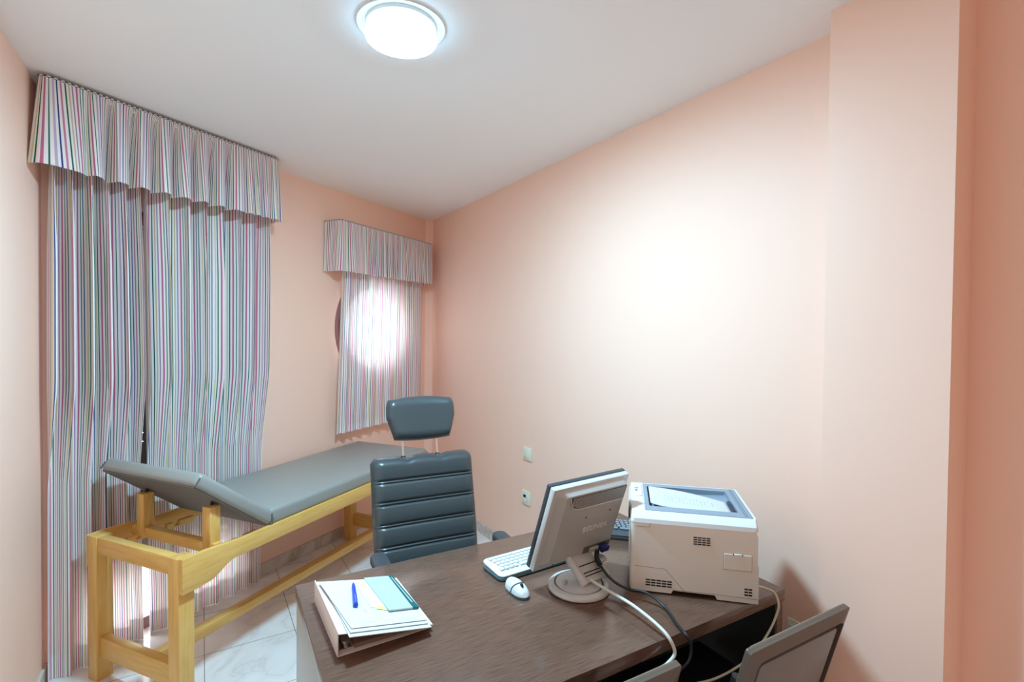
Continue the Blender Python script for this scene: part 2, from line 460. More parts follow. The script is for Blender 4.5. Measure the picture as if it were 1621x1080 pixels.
def valance(name, label, path, z0, z1, pleats, flare, full, group, seedp):
    """path: list of (u,d) from wall round the front and back to the wall"""
    P = [Vector((u, d)) for u, d in path]
    cum = [0.]
    for a, b in zip(P[:-1], P[1:]): cum.append(cum[-1]+(b-a).length)
    L = cum[-1]
    def at(s):
        x = s*L
        for i in range(len(P)-1):
            if x <= cum[i+1]+1e-9:
                f = (x-cum[i])/(cum[i+1]-cum[i]); p = P[i].lerp(P[i+1], f)
                d = (P[i+1]-P[i]).normalized(); return p, Vector((d.y, -d.x))
    nrm0 = [at(min(max(k/300, 0), 1))[1] for k in range(301)]
    def nrm(s):
        k = int(s*300); acc = Vector((0, 0))
        for j in range(-6, 7): acc += nrm0[min(max(k+j, 0), 300)]
        return acc.normalized()
    nx = 640
    def wave(s):
        v = 0.
        for c, w, a in pleats:                       # each pleat recedes slowly, then steps forward again
            x = (s-c)/w
            if -1 < x <= 0: v = max(v, a*(1+x)**2.6)
            elif 0 < x < .16: v = max(v, a*(1-x/.16))
        return v
    def pos(s, t):
        p, _ = at(s); q = nrm(s); f = (1-t)
        off = flare*f*(.35+.10*S(14*s+seedp))-wave(s)*(.04+.96*f**.55)+.004*S(60*s+seedp)*f
        pp = p-q*off
        zz = z0+(z1-z0)*t
        return Vector((pp.x, N0-max(pp.y, .004), zz))
    # orientation: normal must point away from the wall at the front
    sgn = -1 if nrm(.5).y > 0 else 1
    if sgn == -1:
        _n = nrm
        nrm2 = lambda s: -_n(s)
        def pos(s, t, nrm2=nrm2):
            p, _ = at(s); q = nrm2(s); f = (1-t)
            off = flare*f*(.35+.10*S(14*s+seedp))-wave(s)*(.04+.96*f**.55)+.004*S(60*s+seedp)*f
            pp = p-q*off
            return Vector((pp.x, N0-max(pp.y, .004), z0+(z1-z0)*t))
    acc = [0.]
    for i in range(nx): acc.append(acc[-1]+(pos((i+1)/nx, .3)-pos(i/nx, .3)).length)
    bm = bmesh.new(); sheet(bm, nx, 14, pos, lambda s, t: (acc[int(round(s*nx))]*full+.02*(1-t)*S(22*s), t))
    o = obj(name, bm, M['fab'], smooth=70, recalc=False, rotz=TB); tag(o, label, 'valance', group)
    cb = bmesh.new(); tube(cb, [pos(i/120, 1.) for i in range(121)], .0045, 6, 0); obj('piping', cb, M['cord'], o, 60)
    bb = bmesh.new(); inn = [(p.x*.985+.015*P[len(P)//2].x, N0-max(p.y-.012, .001)) for p in P]
    prism(bb, inn, 2, z1-.022, z1-.006); obj('mounting_board', bb, M['board'], o, None)
    return o
# large valance: seven deep pleats on the left half, shallow gathers on the right
DV = .205
ul = UCL-DV*.64+.062
pathB = [(UCL-.0, .012), (ul-.005, DV-.03), (ul+.004, DV-.008), (ul+.028, DV), (2.092, DV), (2.110, DV-.012), (2.114, DV-.03), (2.114, .012)]
LB = .24+.02+.04+(2.10-ul-.028)+.2
def plB():
    out = []
    s0 = .235
    for k in range(8): out.append((s0+.062*k, .058, .088 if k else .045))
    for k in range(6): out.append((s0+.062*8+.0+.036*k, .034, .032))
    return out
valance('valance', 'long pleated striped valance at the ceiling above the floor-length curtains', pathB, 2.203, 2.563, plB(), .07, .98, 'striped valances', 0.)
DS = .165
pathS = [(2.645, .006), (2.645, DS-.03), (2.652, DS-.008), (2.672, DS), (3.735, DS), (3.752, DS-.01), (3.757, DS-.03), (3.757, .03)]
pl = [(.335+.048*k, .045, .055) for k in range(6)]+[(.64+.04*k, .038, .022) for k in range(6)]
valance('valance', 'short pleated striped valance fixed above the round window near the corner', pathS, 1.968, 2.325, pl, .02, .98, 'striped valances', 2.)

# ------------------------------------------------------------------ ceiling lamp
t = thing('ceiling_light', 'round flush ceiling lamp glowing white on the grey ceiling', 'ceiling light', (-.382, 1.715, HC))
bm = bmesh.new(); lathe(bm, [(0, -.001), (.116, -.001), (.116, -.012), (0, -.012)], 64); obj('base_plate', bm, M['white'], t)
bm = bmesh.new(); lathe(bm, [(.1435, -.001), (.1460, -.001), (.1465, -.006), (.1450, -.008), (.1435, -.006), (.1435, -.001)], 64); obj('glass_rim', bm, M['white'], t)
bm = bmesh.new(); lathe(bm, [(.112, -.012), (.114, -.012), (.117, -.030), (.118, -.048), (.117, -.050), (.115, -.048)], 64); obj('diffuser_edge', bm, M['lampedge'], t)
bm = bmesh.new(); lathe(bm, [(.115, -.044), (.113, -.049), (.105, -.0535), (.08, -.058), (.04, -.060), (0, -.0605)], 48); obj('diffuser', bm, M['lamp'], t, 60)

# ------------------------------------------------------------------ wall plates on the right wall
def plate(name, label, cat, u, z, w, h):
    p = PA(u, NA); t = thing(name, label, cat, (p.x, p.y, z), math.degrees(YA))
    bm = bmesh.new(); box(bm, -w/2, w/2, 0.0005, .010, -h/2, h/2, .003); obj('frame', bm, M['cream'], t)
    return t
t = plate('blank_plate', 'plain cream blank plate on the pink wall, above the socket', 'switch plate', 2.762, .745, .096, .084)
bm = bmesh.new(); box(bm, -.034, .034, .009, .0125, -.03, .03, .002); obj('cover', bm, M['cream'], t)
t = plate('wall_socket', 'cream wall socket low on the pink wall beneath the blank plate', 'socket', 2.772, .452, .096, .090)
bm = bmesh.new(); lathe(bm, [(0, .006), (.02, .006), (.022, .013), (.028, .013), (.029, .008)], 28, Matrix.Rotation(-PI/2, 4, 'X')); obj('socket_well', bm, M['white'], t)
bm = bmesh.new(); box(bm, -.005, .022, .0125, .016, .004, .020, .002); obj('jack', bm, M['slot'], t)
t = plate('wall_socket', 'white wall socket by the desk end, half hidden by the visitor chair', 'socket', .965, .470, .115, .088)
for k in (-.027, .027):
    bm = bmesh.new(); box(bm, k-.021, k+.021, .009, .0125, -.026, .026, .003); obj('insert', bm, M['white'], t)

# ------------------------------------------------------------------ examination couch
t = thing('examination_couch', 'pine-framed examination couch with grey vinyl mattress and raised headrest by the curtains', 'examination couch', (-1.306, 1.97, 0), 22.5)
ZF = .64
for x0 in (0, 1.635):
    for y0 in (0, .535):
        bm = bmesh.new(); box(bm, x0, x0+.065, y0, y0+.065, 0, ZF-.003, .003); obj('leg', bm, M['woodv'], t)
def apron(y0, y1):
    pts = [(0.0, ZF), (.10, ZF), (.22, ZF-.008), (.30, ZF-.012), (1.70, ZF-.012), (1.70, .50), (1.66, .50)]
    for k in range(9):
        f = k/8; pts.append((1.63-.12*f, .50+.055*(.5-.5*K(PI*f))))
    for k in range(13):
        f = k/12; pts.append((.235-.125*f, .555-.05*(.5-.5*K(PI*f))))
    pts += [(.066, .50), (0.0, .50)]
    bm = bmesh.new(); prism(bm, pts, 1, y0, y1, .002); return bm
obj('side_rail', apron(-.022, .0005), M['wood'], t); obj('side_rail', apron(.5995, .610), M['wood'], t)
M['woody'] = add_noise(mat('pine_wood_cross', srgb(226, 178, 98), .38, spec=.45), (14, 1.5, 14), 5., 6.,
                       [(.25, srgb(216, 164, 82)), (.5, srgb(228, 180, 100)), (.8, srgb(234, 190, 114))], bump=.05, dist=.001)
for x0 in (.004, 1.655):
    bm = bmesh.new(); box(bm, x0, x0+.04, .065, .535, .565, ZF-.003, .003); obj('end_rail', bm, M['woody'], t)
    bm = bmesh.new(); box(bm, x0+.01, x0+.05, .065, .535, .100, .190, .003); obj('end_stretcher', bm, M['woody'], t)
bm = bmesh.new(); box(bm, .05, 1.66, .245, .300, .110, .156, .003); obj('long_stretcher', bm, M['wood'], t)
for y0 in (.05, .505):                                # notched racks that hold the headrest bar
    pts = [(.065, .565), (.065, .592)]
    for k in range(5): pts += [(.085+.06*k, .592), (.095+.06*k, .573), (.115+.06*k, .573), (.12+.06*k, .592)]
    pts += [(.43, .592), (.43, .565)]
    bm = bmesh.new(); prism(bm, pts, 1, y0+.016, y0+.040); obj('notched_rack', bm, M['wood'], t, None)
bm = bmesh.new(); box(bm, .165, .202, .02, .575, .585, .632, .003); obj('crossbar', bm, M['woody'], t)
for y0 in (.035, .475):
    bm = bmesh.new(); box(bm, .158, .208, y0, y0+.05, .588, .788, .004); p = obj('support_post', bm, M['woodv'], t)
    bm = bmesh.new(); tube(bm, [(.190, y0+.034, .775), (.202, y0+.036, .815), (.214, y0+.036, .808)], .008, 8, 4); obj('bracket', bm, M['slot'], p)
def cushion(name, L, W, T, Mx, parent):
    bm = bmesh.new(); box(bm, 0, L, -.012, W+.012, 0, T, .020, 4, Mx)
    o = obj(name, bm, M['vinyl'], parent, 50)
    b2 = bmesh.new(); box(b2, .012, L-.012, 0.0, W, -.004, .006, 0, 1, Mx); obj('underside', b2, M['vinylback'], o, None)
    for xx in (.006, L-.006):                        # folded corner tucks
        for yy in (-.0125, W+.0125):
            b3 = bmesh.new(); box(b3, xx-.004, xx+.004, yy-.002, yy+.002, .004, T-.022, .001, 1, Mx); obj('corner_tuck', b3, M['vinylback'], o, None)
cushion('mattress', 1.375, .60, .078, Matrix.Translation((.43, 0, .624)), t)
cushion('backrest_cushion', .478, .60, .060, Matrix(((-K(R(38.2)), 0, S(R(38.2)), .428), (0, 1, 0, 0), (S(R(38.2)), 0, K(R(38.2)), .622), (0, 0, 0, 1))), t)

# ------------------------------------------------------------------ desk
ud = Vector((S(R(60)), K(R(60)))); vd = Vector((-K(R(60)), S(R(60))))
d0 = ud*.203+vd*.937
desk = thing('desk', 'dark brown wood-grain office desk with pale grey side panel', 'desk', (d0.x, d0.y, 0), 60.)
ZT = .74
bm = bmesh.new(); box(bm, 0, 1.35, 0, .775, ZT-.036, ZT, .002); obj('desktop', bm, M['wenge'], desk)
bm = bmesh.new(); box(bm, .006, .030, .012, .763, ZT-.046, ZT-.036); obj('spacer', bm, M['slot'], desk, None)
bm = bmesh.new(); box(bm, .003, .033, .006, .770, 0, ZT-.046, .001); obj('side_panel', bm, M['greypanel'], desk)
bm = bmesh.new(); box(bm, 1.32, 1.348, .012, .765, 0, ZT-.036, .001); sp_ = obj('side_panel', bm, M['shadedpanel'], desk)  # wenge panel coloured near black to stand for the shade under the desktop
bm = bmesh.new(); box(bm, 1.319, 1.349, .006, .014, 0.001, ZT-.037, .001); obj('edge_band', bm, M['wenge'], sp_)  # strip in the panel's own wood colour, left unshaded along the front
bm = bmesh.new(); box(bm, .033, .50, .345, .363, .20, ZT-.05, .001); obj('modesty_panel', bm, M['greypanel'], desk)
bm = bmesh.new(); box(bm, .535, .82, .345, .363, .20, ZT-.05, .001); obj('modesty_panel', bm, M['greypanel'], desk)
bm = bmesh.new(); box(bm, .82, 1.32, .60, .618, .12, ZT-.037, .001); obj('modesty_panel', bm, M['shadedpanel'], desk)  # brown panel deepened to near black, shade beneath the desk painted in
bm = bmesh.new(); box(bm, .50, .535, .335, .37, .0, ZT-.037, .001); obj('support_post', bm, M['blackpl'], desk)

# ------------------------------------------------------------------ executive chair
t = thing('office_chair', 'black leather executive office chair with headrest, behind the desk', 'office chair', (-.376, 2.351, 0), 64.)
TL = R(14.2); H0, H1 = -.12, .455
def tilt(x, y, h): return Vector((x, h*S(TL)+y*K(TL), .506+h*K(TL)-y*S(TL)))
seams = [.345, .248, .150, .053, -.045]
def bfront(s, tt):
    h = H0+(H1-H0)*tt; x = (s-.5)*.505
    if h < .1: x *= 1-.03*(.1-h)/.22
    e = min(1., max(0., (.5-abs(s-.5))/.10)); et = min(1., max(0., min(1-tt, tt)/.07))
    rnd = math.sqrt(max(0., 1-(1-e)**2))*math.sqrt(max(0., 1-(1-et)**2))
    y = .030-.040*rnd
    for k in seams:
        for o in (-.007, .007):
            dd = abs(h-k-o); y += .008*math.exp(-(dd/.0042)**2)*min(1, e*1.6)
        dd = abs(h-k); y -= .0015*math.exp(-(dd/.004)**2)*e
    y -= .010*(2*s-1)**2*rnd
    # puffy between seams
    ks = sorted(seams+[H0, H1])
    for a, b in zip(ks[:-1], ks[1:]):
        if a <= h <= b: y -= .006*S(PI*(h-a)/(b-a))*e
    zt = 0
    if tt > .9:
        for xp in (-.094, .078): zt -= .010*math.exp(-((x-xp-.012)/.024)**2)*(tt-.9)/.1
        cr = max(0., abs(x)-.222)/.03; zt -= .022*cr*cr*(tt-.9)/.1
    return tilt(x, y, h+zt)
def bback(s, tt):
    f = bfront(s, tt); h = H0+(H1-H0)*tt
    e = min(1., (.5-abs(s-.5))/.10); et = min(1., min(1-tt, tt)/.07)
    rnd = math.sqrt(max(0., 1-(1-e)**2))*math.sqrt(max(0., 1-(1-et)**2))
    q = tilt((s-.5)*.505, .036+.035*rnd, h); return Vector((f.x, q.y, f.z if tt > .9 else q.z))
bm = bmesh.new(); pad(bm, 60, 150, bfront, bback); obj('backrest', bm, M['leather'], t, 70)
def hfront(s, tt):
    h = .535+.195*tt; a = 2*s-1
    wid = .140+.033*min(1, tt/.55) - (.012*max(0, (tt-.75)/.25)**2)
    x = a*wid+.002
    h += .016*(1-a*a)*(tt-.0)*tt + (-.008*(1-a*a))*(1-tt)
    e = min(1., (1-abs(a))/.22); et = min(1., min(tt, 1-tt)/.22)
    rnd = math.sqrt(max(0., 1-(1-e)**2))*math.sqrt(max(0., 1-(1-et)**2))
    y = .035-.048*rnd-.022*a*a
    return tilt(x, y, h)
def hback(s, tt):
    f = hfront(s, tt); a = 2*s-1
    e = min(1., (1-abs(a))/.22); et = min(1., min(tt, 1-tt)/.22)
    rnd = math.sqrt(max(0., 1-(1-e)**2))*math.sqrt(max(0., 1-(1-et)**2))
    return f+Vector((0, K(TL), -S(TL)))*(.002+.034*rnd+.048*rnd*.6)
bm = bmesh.new(); pad(bm, 36, 28, hfront, hback); obj('headrest', bm, M['leather'], t, 70)
for xp in (-.094, .078):
    bm = bmesh.new(); tube(bm, [tilt(xp, .035, .40), tilt(xp, .035, .60)], .0058, 12, 0); p = obj('headrest_post', bm, M['chrome'], t)
    bm = bmesh.new(); lathe(bm, [(.006, 0), (.012, 0), (.011, .006), (.006, .007)], 16, Matrix.Translation(tilt(xp, .035, .452)) @ Matrix.Rotation(-TL, 4, 'X')); obj('collar', bm, M['blackpl'], p)
bm = bmesh.new(); box(bm, -.25, .25, -.47, .02, .40, .49, .035, 5); obj('seat', bm, M['leather'], t, 50)
for sx in (-1, 1):
    x = .275*sx
    pts = rrect(x-.034, x+.034, -.44, -.15, .033, 8)
    bm = bmesh.new(); prism(bm, pts, 2, .585, .622, .009, 3); o = obj('armrest', bm, M['armpl'], t, 50)
    bm = bmesh.new(); tube(bm, [(x, -.38, .59), (x*1.02, -.36, .48), (x*.95, -.30, .40), (x*.6, -.25, .385)], .016, 10, 6); obj('arm_support', bm, M['blackpl'], o)
bm = bmesh.new(); lathe(bm, [(0, .10), (.028, .10), (.028, .25), (.018, .25), (.018, .40), (0, .40)], 24, Matrix.Translation((0, -.22, 0))); obj('gas_column', bm, M['blackpl'], t)
bm = bmesh.new(); tube(bm, [(0, -.05, .42), (0, .06, .41), (0, .095, .46), (0, .10, .52)], .03, 10, 5, None); obj('back_bracket', bm, M['blackpl'], t)
for k in range(5):
    a = 2*PI*k/5+.3; ca, sa = K(a), S(a)
    bm = bmesh.new(); tube(bm, [(0.02*ca, -.22+.02*sa, .115), (.15*ca, -.22+.15*sa, .10), (.29*ca, -.22+.29*sa, .075)], .022, 10, 4, lambda f: .026-.010*f); o = obj('base_leg', bm, M['blackpl'], t)
    bm = bmesh.new(); lathe(bm, [(0, -.02), (.024, -.02), (.027, -.012), (.027, .012), (.024, .02), (0, .02)], 20, Matrix.Translation((.29*ca, -.22+.29*sa, .0275)) @ Matrix.Rotation(a, 4, 'Z') @ Matrix.Rotation(PI/2, 4, 'X')); obj('caster', bm, M['blackpl'], o)

# ------------------------------------------------------------------ visitor chairs
def visitor():
    t = thing('visitor_chair', 'grey-brown visitor chair at the desk front beside the pink wall, back towards the room', 'chair', (.728, 1.2325, 0), 60.6, 'visitor chairs')
    a = R(14.7); W = .4135
    Mx = Matrix.Translation((0, 0, .826)) @ Matrix.Rotation(a, 4, 'X')
    # shell: rounded rectangle with raised rim around a recessed panel, seen from behind
    def shell(x0, x1, z0, z1, r, y0, y1, bev): 
        b = bmesh.new(); prism(b, rrect(x0, x1, z0, z1, r), 1, y0, y1, bev, 2, Mx); return b
    obj('backrest', shell(-W/2, W/2, -.42, 0, .007, .002, .013, .002), M['mesh'], t)
    bm = bmesh.new()
    outer, inner = rrect(-W/2, W/2, -.42, 0, .007), rrect(-W/2+.028, W/2-.028, -.392, -.030, .018)
    n = len(outer); tb = bmesh.new()
    V = [[tb.verts.new((p[0], y, p[1])) for p, y in ((outer[i], .004), (outer[i], -.003), (inner[i], -.012), (inner[i], .004))] for i in range(n)]
    for i in range(n):
        A, B = V[i], V[(i+1) % n]
        for k in range(4): tb.faces.new((A[k], B[k], B[(k+1) % 4], A[(k+1) % 4]))
    merge(bm, tb, Mx); obj('rim', bm, M['mesh'], t, 30)
    obj('back_panel', shell(-W/2+.045, W/2-.045, -.375, -.047, .012, -.009, .004, .003), M['meshd'], t)
    bm = bmesh.new(); tube(bm, [Mx @ Vector((x, .011, z)) for x, z in ((-W/2+.006, -.40), (-W/2+.006, -.02), (-W/2+.02, -.004), (W/2-.02, -.004), (W/2-.006, -.02), (W/2-.006, -.40))], .004, 8, 0); obj('edge_trim', bm, M['rim'], t)
    bm = bmesh.new(); box(bm, -.22, .22, .13, .50, .425, .465, .016, 3); obj('seat', bm, M['blackpl'], t)
    for sx in (-1, 1):
        bm = bmesh.new(); tube(bm, [(sx*.20, .45, 0), (sx*.20, .44, .20), (sx*.20, .43, .425)], .011, 10, 4); obj('leg', bm, M['blackpl'], t)
        bm = bmesh.new(); tube(bm, [(sx*.20, .06, 0), (sx*.20, .10, .22), (sx*.20, .135, .42), Mx @ Vector((sx*.185, .025, -.30)), Mx @ Vector((sx*.185, .025, -.10))], .011, 10, 6); obj('leg', bm, M['blackpl'], t)
    return t
v1 = visitor()
v2 = copy_tree(v1); v2.location = (.198, .991, 0)
v2['label'] = 'visitor chair at the middle of the desk front, only its backrest corner in view'

# ------------------------------------------------------------------ monitor
t = thing('computer_monitor', 'silver flat computer monitor on a round base, seen from behind', 'monitor', (.2024, 1.642, ZT), 54.23)
MT = R(19.74); MW, MH = .325, .297
MM = Matrix.Translation((0, 0, .066)) @ Matrix.Rotation(MT, 4, 'X')      # y+ is the screen side
bm = bmesh.new(); box(bm, -MW/2, MW/2, .0, .020, 0, MH, .003, 2, MM); case = obj('casing', bm, M['silverd'], t)
bm = bmesh.new(); box(bm, -MW/2-.001, MW/2+.001, .020, .036, -.001, MH+.001, .003, 2, MM); obj('bezel', bm, M['bezel'], t)
bm = bmesh.new(); box(bm, -.150, .150, .0355, .0365, .025, MH-.02, 0, 1, MM); obj('screen', bm, M['screen'], t, None)
# raised back shell with a slanted border
def frustum(b, r0, r1, y0, y1, mx):
    q = bmesh.new(); A = [q.verts.new((x, y0, z)) for x, z in rrect(*r0)]; B = [q.verts.new((x, y1, z)) for x, z in rrect(*r1)]; n = len(A)
    for i in range(n): q.faces.new((A[i], A[(i+1) % n], B[(i+1) % n], B[i]))
    q.faces.new(B[::-1]); q.faces.new(A); bmesh.ops.recalc_face_normals(q, faces=q.faces); merge(b, q, mx)
bm = bmesh.new(); frustum(bm, (-.146, .152, .006, MH-.008, .02), (-.122, .140, .03, MH-.019, .012), 0., -.020, MM)
shell_ = obj('back_shell', bm, M['silver'], t, 30)
bm = bmesh.new()                                     # vent recess along the top
pts = [(-.108, .272), (.138, .272), (.137, .224), (-.062, .224), (-.085, .232), (-.10, .244)]
prism(bm, [(x, z) for x, z in pts], 1, -.0208, -.015, 0, 1, MM); v = obj('vent_panel', bm, mat('vent_brown', srgb(84, 58, 46), .6), t, None)
bm = bmesh.new()
for k in range(41):
    x = -.094+k*.0056
    zb = .226 if x > -.062 else (.226+.022*(-.062-x)/.04)
    box(bm, x, x+.0024, -.0222, -.0206, zb, .270, 0, 1, MM)
obj('vent_ribs', bm, M['silver'], v, None)
bm = bmesh.new(); tube(bm, [MM @ Vector((x, -.0215, z)) for x, z in ((-.108, .272), (-.097, .246), (-.085, .231), (-.06, .223), (.136, .223))], .0022, 8, 0); obj('vent_lip', bm, M['silverd'], v)
for x, z in ((-.015, .182), (.09, .187), (-.090, .012)):
    bm = bmesh.new(); lathe(bm, [(0, 0), (.0032, 0), (.0032, .0006), (0, .0006)], 12, MM @ Matrix.Translation((x, -.0204 if z > .1 else -.0062, z)) @ Matrix.Rotation(PI/2, 4, 'X'))
    obj('screw_hole', bm, M['slot'], t, None)
# embossed name
cu = bpy.data.curves.new('lettering', 'FONT'); cu.body = 'BELINEA'; cu.size = .027; cu.extrude = .0010; cu.align_x = 'CENTER'; cu.space_character = 1.1
tmp = bpy.data.objects.new('lettering_curve', cu); C.objects.link(tmp)
dg = bpy.context.evaluated_depsgraph_get(); dg.update()
me = bpy.data.meshes.new_from_object(tmp.evaluated_get(dg)); C.objects.unlink(tmp); bpy.data.objects.remove(tmp)
me.transform(MM @ Matrix.Translation((.040, -.0204, .124)) @ Matrix.Rotation(PI/2, 4, 'X'))
me.materials.append(mat('raised_letters', srgb(238, 238, 234), .35)); o = bpy.data.objects.new('lettering', me); C.objects.link(o); o.parent = t
# connector bay, label strip
bm = bmesh.new(); box(bm, .018, .140, -.0215, -.010, .022, .058, .002, 1, MM); bay = obj('connector_bay', bm, mat('bay_grey', srgb(96, 96, 88), .55), t)
bm = bmesh.new(); box(bm, .045, .085, -.028, -.020, .030, .050, .002, 1, MM); obj('socket_block', bm, M['silver'], bay)
bm = bmesh.new()
for k in range(9): box(bm, -.128+k*.0105, -.1205+k*.0105, -.0085-.0012*(k > 0), -.004, .020, .034, 0, 1, MM)
obj('port_cover', bm, mat('port_bronze', srgb(150, 126, 104), .5), t, None)
# round base with groove
BX, BY = -.0195, -.0555
bm = bmesh.new(); lathe(bm, [(0, 0), (.092, 0), (.0975, .004), (.097, .010), (.091, .016), (.079, .0185), (.0775, .015), (.0735, .015), (.072, .0195), (.04, .022), (0, .023)], 72, Matrix.Translation((BX, BY, 0)))
base = obj('base', bm, M['silverd'], t, 50)
bm = bmesh.new(); lathe(bm, [(.0737, .0155), (.0773, .0155), (.0773, .0165), (.0737, .0165), (.0737, .0155)], 72, Matrix.Translation((BX, BY, 0))); obj('groove', bm, M['bezel'], base)
bm = bmesh.new(); box(bm, -.012, .012, -.006, .006, 0, .012, .003, 2, Matrix.Translation((BX-.048, BY+.012, .020)) @ Matrix.Rotation(.4, 4, 'Z')); obj('button', bm, M['silver'], base)
# neck: two arms and a plate leaning back from the base to the hinge
nb, nt = Vector((.016, -.092, .026)), Vector((.006, -.012, .096))
ax = (nt-nb).normalized(); xx = Vector((1, 0, 0)); yy = ax.cross(xx).normalized()
NM = Matrix(((xx.x, yy.x, ax.x, nb.x), (xx.y, yy.y, ax.y, nb.y), (xx.z, yy.z, ax.z, nb.z), (0, 0, 0, 1)))
LN = (nt-nb).length
bm = bmesh.new(); box(bm, -.040, .052, -.007, .007, 0, LN-.014, .003, 2, NM); neck = obj('neck', bm, M['silver'], t)
for x in (-.046, .056):
    bm = bmesh.new(); box(bm, x-.009, x+.009, -.012, .010, -.004, LN+.012, .006, 3, NM); obj('neck_arm', bm, M['silverd'], neck)
bm = bmesh.new(); lathe(bm, [(0, -.05), (.010, -.05), (.010, .05), (0, .05)], 20, Matrix.Translation(nt) @ Matrix.Rotation(PI/2, 4, 'Y')); obj('hinge', bm, M['silver'], neck)
bm = bmesh.new()
for z in (.018, .028, .052): box(bm, -.030, .042, -.0085, -.0065, z, z+.003, 0, 1, NM)
obj('neck_slot', bm, M['slot'], neck, None)
bm = bmesh.new(); lathe(bm, [(0, 0), (.006, 0), (.006, .052), (.020, .056), (.023, .060), (.021, .066), (.006, .069), (0, .069)], 28, Matrix.Translation((.090, -.040, .0))); obj('knob_stand', bm, M['silverd'], t)

# ------------------------------------------------------------------ cables
def cable(name, label, pts, r, m, sub=8):
    bm = bmesh.new(); tube(bm, pts, r, 10, sub); o = obj(name, bm, m); return tag(o, label, 'cable')
plug = t.matrix_basis @ MM @ Vector((.108, -.042, .036))
c = cable('monitor_cable', 'black monitor cable with blue plug running past the printer and over the desk edge',
          [(.2830, 1.690, .848), (.284, 1.652, .830), (.284, 1.632, .815), (.292, 1.608, .800), (.319, 1.568, .776), (.359, 1.528, .768), (.412, 1.502, .768), (.452, 1.454, .752), (.464, 1.375, .7455), (.4735, 1.330, .744), (.488, 1.336, .715), (.480, 1.330, .675), (.437, 1.315, .652), (.384, 1.285, .66), (.33, 1.27, .62)], .0042, M['cabled'])
bm = bmesh.new(); tube(bm, [(.2875, 1.655, .8265), (.284, 1.634, .8155), (.291, 1.611, .802)], .0085, 12, 4); obj('ferrite', bm, M['blackpl'], c)
bm = bmesh.new(); box(bm, .082, .116, -.046, -.026, .036, .056, .003, 2, Matrix.Translation((.2024, 1.642, ZT)) @ Matrix.Rotation(R(90-54.23), 4, 'Z') @ MM); obj('plug', bm, M['navy'], c)
cable('power_cable', 'white power cable curving from the monitor neck over the desk front edge',
      [(.2055, 1.632, .832), (.214, 1.612, .806), (.228, 1.592, .786), (.262, 1.560, .772), (.305, 1.500, .770), (.353, 1.425, .772), (.398, 1.343, .765), (.421, 1.308, .748), (.434, 1.305, .712), (.412, 1.296, .690), (.37, 1.28, .672), (.31, 1.26, .60)], .0046, M['cablew'])
cable('printer_cable', 'thin cream cable hanging in a loop from the back of the printer',
      [(.762, 1.547, .772), (.780, 1.552, .765), (.800, 1.560, .756), (.822, 1.548, .7475), (.8245, 1.529, .722), (.812, 1.520, .690), (.780, 1.502, .650), (.715, 1.462, .608), (.640, 1.425, .588), (.570, 1.388, .586), (.513, 1.357, .596)], .0034, mat('cream_cable', srgb(214, 208, 182), .45))

# ------------------------------------------------------------------ printer
t = thing('laser_printer', 'boxy off-white laser printer with grey output tray on the desk end', 'printer', (.377, 1.57, ZT), 102.7)
PL, PW, PH, PT = .374, .355, .219, .247
bm = bmesh.new()
prof = [(0.0, .012), (.002, .006), (.125, .006), (.130, .016), (.252, .016), (.258, .004), (PL, .004), (PL, .115), (PL-.003, .118), (PL-.003, PH-.015), (PL-.008, PH-.003), (PL-.02, PH), (.02, PH), (.0, PH)]
tb = bmesh.new(); prism(tb, prof, 1, 0, PW)
for v in list(tb.verts): pass
es = [e for e in tb.edges if all(v.co.x < .0021 for v in e.verts) and abs(e.verts[0].co.y-e.verts[1].co.y) < 1e-6]
bmesh.ops.bevel(tb, geom=es, offset=.014, segments=4, profile=.5, affect='EDGES')
merge(bm, tb); obj('body', bm, M['prn'], t, 35)
# top cover with the well cut out: sloped outside faces and a recessed tray
IX0, IX1, IY0, IY1 = .046, PL-.004, .036, PW-.030      # outer edge of the grey rim (at PT)
WX0, WX1, WY0, WY1 = .060, .330, .078, PW-.062          # well
bm = bmesh.new()
o1 = rrect(.0, PL, .0, PW, .012); o2 = rrect(.004, IX1+.003, IY0-.006, IY1+.008, .010)
A = [bm.verts.new((x, y, PH)) for x, y in o1]; A2 = [bm.verts.new((x+(.002 if x < .1 else -.001), y+(.003 if y < .1 else -.003), PH+.012)) for x, y in o1]; B = [bm.verts.new((x, y, PT)) for x, y in o2]; n = len(A)
i2 = rrect(IX0, IX1-.004, IY0, IY1, .006); D = [bm.verts.new((x, y, PT)) for x, y in i2]
for i in range(n):
    j = (i+1) % n
    bm.faces.new((A[i], A[j], A2[j], A2[i])); bm.faces.new((A2[i], A2[j], B[j], B[i])); bm.faces.new((B[i], B[j], D[j], D[i]))
obj('top_cover', bm, M['white'], t, 40)
bm = bmesh.new()
G0 = [bm.verts.new((x, y, PT+.001)) for x, y in i2]
i3 = rrect(WX0, WX1, WY0, WY1, .005); G1 = [bm.verts.new((x, y, PT+.001)) for x, y in i3]
fz = lambda x: PT-.0265+(x-WX0)/(WX1-WX0)*.015
G2 = [bm.verts.new((x, y, fz(x))) for x, y in i3]
for i in range(n):
    j = (i+1) % n
    bm.faces.new((G0[i], G0[j], G1[j], G1[i])); bm.faces.new((G1[i], G1[j], G2[j], G2[i]))
bm.faces.new(G2); tray = obj('output_tray', bm, M['prnd'], t, 35)
bm = bmesh.new()
for k in range(7): box(bm, WX1-.012, WX1-.002, WY0+.006+k*.017, WY0+.017+k*.017, fz(WX1)+.001, PT-.001, .001, 1)
obj('tray_grille', bm, mat('grille_dark', srgb(60, 70, 84), .5), tray, None)
